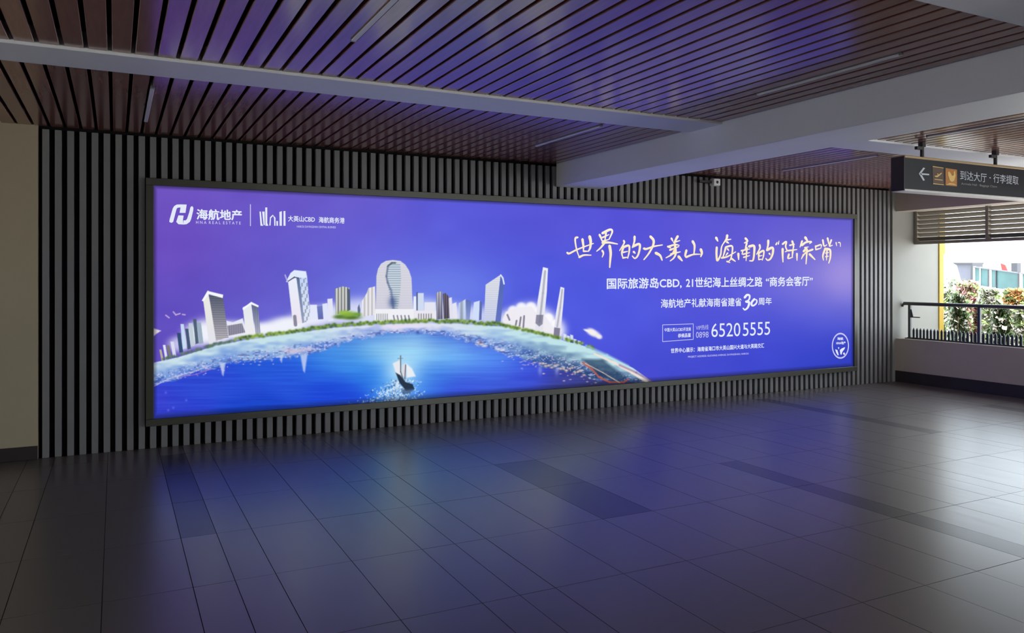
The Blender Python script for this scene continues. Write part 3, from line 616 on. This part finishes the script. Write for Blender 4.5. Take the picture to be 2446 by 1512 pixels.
def s_at(ax, ay):                                 # sign face coordinates
    t_ = (ax-1223)/FPX; zc = (SY-0.002)/(-t_*sp+cp); return (t_*cp+sp)*zc, CAMZ-(ay-HOR)/FPX*zc
def s_poly(name, polys, m, dy=0.003, k=7.503):
    mb = MB()
    for pl in polys:
        mb.prism([tuple(map(float, s_at(2120+a/k, 340+b/k))) for a, b in pl], 'y', SY-dy, SY-dy+0.002)
    return sg(mb, name, m, panel)
s_poly('arrow', [[(560,560),(640,450),(672,462),(602,556)],[(560,560),(602,560),(668,680),(638,690)],[(590,550),(745,565),(745,590),(590,582)]], M['sign_white'])
s_poly('pictogram', [[(805,425),(1000,455),(1010,765),(815,745)]], M['sign_brown'], 0.002)
s_poly('pictogram', [[(1040,460),(1245,490),(1245,790),(1040,770)]], M['sign_orange'], 0.002)
s_poly('pictogram_mark', [[(805,425),(1000,455),(1000,467),(805,438)],[(815,735),(1008,757),(1008,768),(815,748)],[(840,600),(900,590),(960,545),(972,556),(925,600),(890,625),(850,618)],[(880,560),(905,560),(925,582),(900,592)],[(840,655),(985,672),(985,684),(840,668)]], M['sign_yellow'], 0.0045)
s_poly('pictogram_mark', [[(1100,520),(1130,560),(1150,600),(1180,590),(1180,525),(1205,515),(1215,600),(1190,690),(1150,710),(1110,680),(1085,600),(1080,540)],[(1050,760),(1110,730),(1190,740),(1235,770),(1180,762),(1110,758)]], M['sign_yellow'], 0.0045)
def s_text(body, x0, y0, h0, x1, y1, h1, m, off=0.0):
    me = text_mesh(body, 'lettering', off); k = 7.503
    v = np.empty(len(me.vertices)*3, np.float32); me.vertices.foreach_get('co', v); v = v.reshape(-1,3); lo, hi = v.min(0), v.max(0)
    u = (v[:,0]-lo[0])/(hi[0]-lo[0]); q = (v[:,1]-lo[1])/(hi[1]-lo[1])-.5
    A = s_at(2120+x0/k, 340+y0/k); B = s_at(2120+x1/k, 340+y1/k); h = (s_at(2120+x0/k, 340+(y0-h0/2)/k)[1]-s_at(2120+x0/k, 340+(y0+h0/2)/k)[1])
    X = A[0]+(B[0]-A[0])*u; Z = A[1]+(B[1]-A[1])*u+h*q
    me.vertices.foreach_set('co', np.stack([X-8.0, np.full_like(X, -0.065-0.003), Z-2.42], -1).astype(np.float32).ravel()); me.update()
    me.materials.clear(); me.materials.append(m); return link('lettering', me, panel)
s_text('到达大厅', 1300, 585, 165, 1775, 640, 150, M['sign_white'])
s_text('·', 1825, 635, 22, 1850, 637, 22, M['sign_white'])
s_text('行李提取', 1895, 640, 160, 2345, 685, 150, M['sign_white'])
s_text('Arrivals Hall · Baggage Claim', 1320, 745, 50, 1960, 800, 50, M['housing'])['kind'] = 'stuff'

# small white sensor box at the head of the slats
sb = thing('sensor_box', 'small white box fixed at the top of the slats behind the deep beam', 'sensor', (7.02, D, 2.83))
MB().box(-0.055,0.055,-0.09,-0.001,-0.045,0.045).build('casing', M['paint'], sb, bevel=0.006)
MB().box(-0.26,-0.055,-0.05,-0.001,-0.012,0.02).build('conduit', M['rod'], sb, bevel=0.003)
MB().tube((0,-0.092,0),(0,-0.088,0),0.02,12).build('lens', M['rod'], sb)

# ================================================================== BALCONY: RAILING, LOUVRE
RX = 10.745
rail = thing('balcony_railing', 'steel balcony railing with short dark pickets on the low parapet', 'railing', (RX, 6.5, 0.655))
def rl(mb, name, m, parent=None, bevel=0.0):
    mb.v = [(v[0]-RX, v[1]-6.5, v[2]-0.655) for v in mb.v]; return mb.build(name, m, parent or rail, bevel)
rl(MB().tube((RX,2.5,1.185),(RX,7.965,1.185),0.026,10), 'top_rail', M['rail'])
rl(MB().box(RX-0.018,RX+0.018,2.5,7.90,0.655,0.675), 'bottom_rail', M['picket'])
for i in range(5):
    y = 7.865-1.07*i
    post = rl(MB().box(RX-0.02,RX+0.02,y-0.02,y+0.02,0.655,1.165), 'post', M['rail'], None, 0.003)
    rl(MB().box(RX-0.05,RX+0.05,y-0.05,y+0.05,0.655,0.668), 'foot_plate', M['rail'], post)
    if i == 0:
        rl(MB().box(RX-0.008,RX+0.008,y-0.17,y-0.02,0.975,0.99), 'bracket', M['rail'], post)
        rl(MB().quad_hull([(RX-.006,y-.06,.985),(RX+.006,y-.06,.985),(RX+.006,y-.02,.985),(RX-.006,y-.02,.985),(RX-.006,y-.03,1.1),(RX+.006,y-.03,1.1),(RX+.006,y-.02,1.1),(RX-.006,y-.02,1.1)]), 'bracket', M['rail'], post)
rl(MB().tube((RX,7.965,1.185),(RX,D-0.014,1.14),0.018,8), 'wall_bracket', M['rail'])
pmesh = MB().prism([(-0.016,0.0),(0.016,0.0),(0.016,0.115),(0.0,0.15),(-0.016,0.115)], 'x', -0.008, 0.008).mesh('picket', M['picket'])
for i in range(94):
    y = 7.80-0.056*i
    if min(abs(y-(7.865-1.07*j)) for j in range(5)) < 0.03: continue
    link('picket', pmesh, rail, (0, y-6.5, 0.018))

LX = 11.05
lv = thing('louvre_screen', 'taupe louvre screen hanging in the top of the balcony opening', 'louvre', (LX, 5.0, 2.09))
def lu(mb, name, m, parent=None, bevel=0.0):
    mb.v = [(v[0]-LX, v[1]-5.0, v[2]-2.09) for v in mb.v]; return mb.build(name, m, parent or lv, bevel)
lu(MB().box(LX-0.04,LX+0.04,2.0,D-0.02,2.09,2.135), 'frame_rail', M['louvre'], None, 0.003)
lu(MB().box(LX-0.04,LX+0.04,2.0,D-0.02,2.60,2.638), 'frame_rail', M['louvre'], None, 0.003)
for y in (D-0.045, 6.86, 5.66, 4.46, 3.26, 2.02): lu(MB().box(LX-0.04,LX+0.04,y-0.022,y+0.022,2.135,2.60), 'mullion', M['louvre'], None, 0.003)
edges_ = [D-0.067, 6.86, 5.66, 4.46, 3.26, 2.02]
for j in range(5):
    y1, y0 = edges_[j]-(0.0 if j == 0 else 0.022), edges_[j+1]+0.022
    for i in range(7):
        z = 2.168+0.0655*i
        lu(MB().quad_hull([(LX-0.036,y0,z+0.028),(LX-0.039,y0,z+0.023),(LX+0.036,y0,z-0.028),(LX+0.039,y0,z-0.023),(LX-0.036,y1,z+0.028),(LX-0.039,y1,z+0.023),(LX+0.036,y1,z-0.028),(LX+0.039,y1,z-0.023)]), 'slat', M['louvre'])

# ================================================================== OUTSIDE
w = MB().box(11.7,60,-30,60,-0.9,-0.6).box(-40,-5.2,-30,60,-0.9,-0.6).box(-5.2,11.7,-40,-5.2,-0.4,-0.1).build('ground', M['soil']); struct(w, 'pale paved ground outside', 'ground')  # left and front slabs are unseen, added to bounce daylight up to the ceiling
w = MB().box(10.85,11.7,-5,D-0.012,-0.6,0.05).build('trim_7', M['plaster']); struct(w, 'beige ledge outside the parapet', 'ledge')
t = thing('yellow_post', 'tall yellow painted post at the outer edge of the cream pier', 'post', (11.66, D+0.02, -0.6))
MB().box(-0.055,0.055,-0.05,0.05,0.02,3.24).build('shaft', M['yellow'], t, bevel=0.006)
MB().box(-0.09,0.09,-0.09,0.09,0,0.02).build('base_plate', M['rail'], t)
MB().box(0.055,0.10,-0.04,0.0,2.55,3.2).build('conduit', M['yellow'], t)
def end_pt(ax, ay, X):
    t_ = (ax-1223)/FPX; zc = X/(t_*cp+sp); return (-t_*sp+cp)*zc, CAMZ-(ay-HOR)/FPX*zc
def shrub(name, label, ax, ay_top, X, rad, blossom, nb, nl, seed, leaf='leaf', spiky=False):
    yc, zt = end_pt(ax, ay_top, X); r_ = np.random.default_rng(seed); zb = -0.6; H_ = zt-zb
    s_ = thing(name, label, 'shrub', (X, float(yc), zb), 'flowering shrubs outside the balcony')
    st = MB()
    for i in range(7):
        a = r_.uniform(0, 6.28); st.tube((0.03*math.cos(a),0.03*math.sin(a),0),(rad*.6*math.cos(a),rad*.6*math.sin(a),H_*r_.uniform(.6,.9)),0.012,5)
    st.build('stems', M['stem'], s_)
    def cloud(n, smin, smax, zlo, elong, mname, nm):
        mb = MB()
        for i in range(n):
            a = r_.uniform(0, 6.28); rr = max(.02, rad-.05)*math.sqrt(r_.random()); z = H_*(zlo+(1-zlo)*r_.random()**.7); rr *= 1-.35*max(0, z/H_-.7)/.3
            c = Vector((rr*math.cos(a), rr*math.sin(a), z)); u = Vector(r_.normal(size=3)).normalized(); v = u.orthogonal().normalized(); sz = r_.uniform(smin, smax)
            if spiky and nm == 'foliage': u = Vector((r_.normal()*.5, r_.normal()*.5, 1)).normalized(); v = u.orthogonal().normalized()
            n_ = len(mb.v); w_ = u.cross(v)*sz*.18
            mb.v += [tuple(c-u*sz*elong), tuple(c+v*sz+w_), tuple(c+u*sz*elong), tuple(c-v*sz+w_)]; mb.f += [(n_,n_+1,n_+2),(n_,n_+2,n_+3)]
        me = bpy.data.meshes.new(nm); me.from_pydata(mb.v, [], mb.f); me.update(); me.materials.append(M[mname]); tag(link(nm, me, s_), kind='stuff')
    cloud(int(nl*1.3), .018, .04, .2, 2.2 if not spiky else 3.2, leaf, 'foliage')
    cloud(int(nb*1.8), .018, .045, .3, 1.1, blossom, 'blossoms')
shrub('flowering_shrub', 'white flowering shrub next to the yellow post', 2262, 690, 12.85, .26, 'bl_white', 420, 420, 1)
shrub('flowering_shrub', 'leafy green shrub with long dark leaves and white flowers behind the railing', 2288, 705, 12.15, .20, 'bl_white', 240, 520, 2, 'leaf_dark', True)
shrub('flowering_shrub', 'pale pink flowering shrub in front of the grey panel', 2312, 672, 13.6, .30, 'bl_pink', 560, 320, 3)
shrub('flowering_shrub', 'dull red flowering shrub left of the second railing post', 2334, 735, 12.15, .10, 'bl_red', 320, 160, 4)
shrub('flowering_shrub', 'white flowering shrub right of the second railing post', 2362, 690, 12.85, .28, 'bl_white', 560, 420, 5)
shrub('flowering_shrub', 'dark green spiky shrub below the glass balustrade', 2392, 735, 12.15, .22, 'bl_white', 160, 560, 6, 'leaf_dark', True)
shrub('flowering_shrub', 'orange tinted flowering shrub near the right edge of the photo', 2424, 690, 13.6, .28, 'bl_orange', 460, 360, 7)
shrub('flowering_shrub', 'white and green flowering shrub cut by the right edge of the photo', 2446, 730, 12.85, .24, 'bl_white', 460, 420, 8)
shrub('flowering_shrub', 'tall pale shrub with dark leaves below the white sloped canopy', 2278, 668, 14.4, .34, 'bl_white', 420, 220, 9, 'leaf_dark')
# white sloped canopy, grey panel, glass balustrade
def outside_prism(pts, X, d): 
    return MB().prism([tuple(map(float, end_pt(a, b, X))) for a, b in pts], 'x', X, X+d)
def centred(mb, name, m, parent):
    o = parent.location; mb.v = [(v[0]-o[0], v[1]-o[1], v[2]-o[2]) for v in mb.v]; return mb.build(name, m, parent)
yy = float(end_pt(2262, 640, 17)[0]); t = thing('white_canopy', 'white sloping canopy beyond the flowers beside the yellow post', 'canopy', (17, yy, -0.6))
centred(outside_prism([(2226,627),(2258,626),(2272,634),(2284,676),(2226,678)], 17, 0.2), 'cover', M['white_out'], t)
for a in (2232, 2278):
    y_, z_ = map(float, end_pt(a, 674, 17)); centred(MB().box(17.05,17.15,y_-.05,y_+.05,-0.6,z_), 'leg', M['white_out'], t)
yy = float(end_pt(2303, 640, 21)[0]); t = thing('grey_wall_panel', 'pale grey wall panel with a dark top edge outside', 'wall panel', (21, yy, -0.6))
centred(outside_prism([(2270,631),(2320,630),(2319,682),(2284,682)], 21, .3), 'sheet', M['grey_out'], t)
centred(outside_prism([(2268,627.5),(2323,627),(2323,631),(2268,631.5)], 20.9, .5), 'top_edge', M['asphalt'], t)
centred(outside_prism([(2319,631),(2323,631),(2322,684),(2318,684)], 20.9, .45), 'side_post', M['asphalt'], t)
y_, z_ = map(float, end_pt(2300, 682, 21)); centred(MB().box(21.02,21.28,y_-.5,y_+.4,-0.6,z_), 'plinth', M['white_out'], t)
GXo = 20.0; yy = float(end_pt(2380, 660, GXo)[0]); t = thing('glass_balustrade', 'glass balustrade with teal panes and white posts sloping down to the right', 'balustrade', (GXo, yy, -0.6))
def gb(ax, top): return (637+(ax-2325)*.135) if top else (683+(ax-2325)*.155)
for a0_, a1_ in ((2328,2339),(2341,2359),(2369,2377),(2380,2431),(2442,2470)):
    centred(outside_prism([(a0_,gb(a0_,1)+2),(a1_,gb(a1_,1)+2),(a1_,gb(a1_,0)-3),(a0_,gb(a0_,0)-3)], GXo+.04, .02), 'pane', M['pane'], t)
for a, w_, mm in ((2326,2.2,'white_out'),(2340,1.2,'white_out'),(2360.5,2.4,'asphalt'),(2365,4,'white_out'),(2378.5,1.6,'asphalt'),(2432,3,'asphalt'),(2438,6,'white_out')):
    centred(outside_prism([(a-w_/2,gb(a,1)-1),(a+w_/2,gb(a,1)-1),(a+w_/2,gb(a,0)),(a-w_/2,gb(a,0))], GXo, .08), 'post', M[mm], t)
centred(outside_prism([(2324,gb(2324,0)-3),(2475,gb(2475,0)-3),(2475,gb(2475,0)+3),(2324,gb(2324,0)+3)], GXo-.02, .14), 'base_rail', M['white_out'], t)
centred(outside_prism([(2324,gb(2324,1)),(2475,gb(2475,1)),(2475,gb(2475,1)+2),(2324,gb(2324,1)+2)], GXo-.02, .12), 'top_rail', M['grey_out'], t)
ya, za = map(float, end_pt(2324, gb(2324,0)+3, GXo)); yb, zb_ = map(float, end_pt(2475, gb(2475,0)+3, GXo))
centred(MB().prism([(ya,-0.6),(yb,-0.6),(yb,zb_),(ya,za)], 'x', GXo, GXo+.1), 'plinth', M['plaster'], t)
# small red marker and dark floodlight behind the balustrade
y_, z_ = map(float, end_pt(2400, 638, 24)); t = thing('red_marker', 'small red marker board behind the glass balustrade', 'marker', (24, y_, -0.6))
MB().tube((0,0,0),(0,0,z_+.4),0.03).build('pole', M['asphalt'], t); MB().prism([(-.12,z_+.38),(.05,z_+.38),(.12,z_+.72),(-.02,z_+.66)], 'x', -.02, .02).build('board', M['red'], t)
y_, z_ = map(float, end_pt(2427, 640, 24)); t = thing('floodlight', 'dark floodlight on a pole behind the glass balustrade', 'light', (24, y_, -0.6))
MB().tube((0,0,0),(0,0,z_+.5),0.035).build('pole', M['asphalt'], t); MB().box(-.1,.1,-.09,.09,z_+.42,z_+.75).build('lamp_head', M['asphalt'], t, bevel=.01)
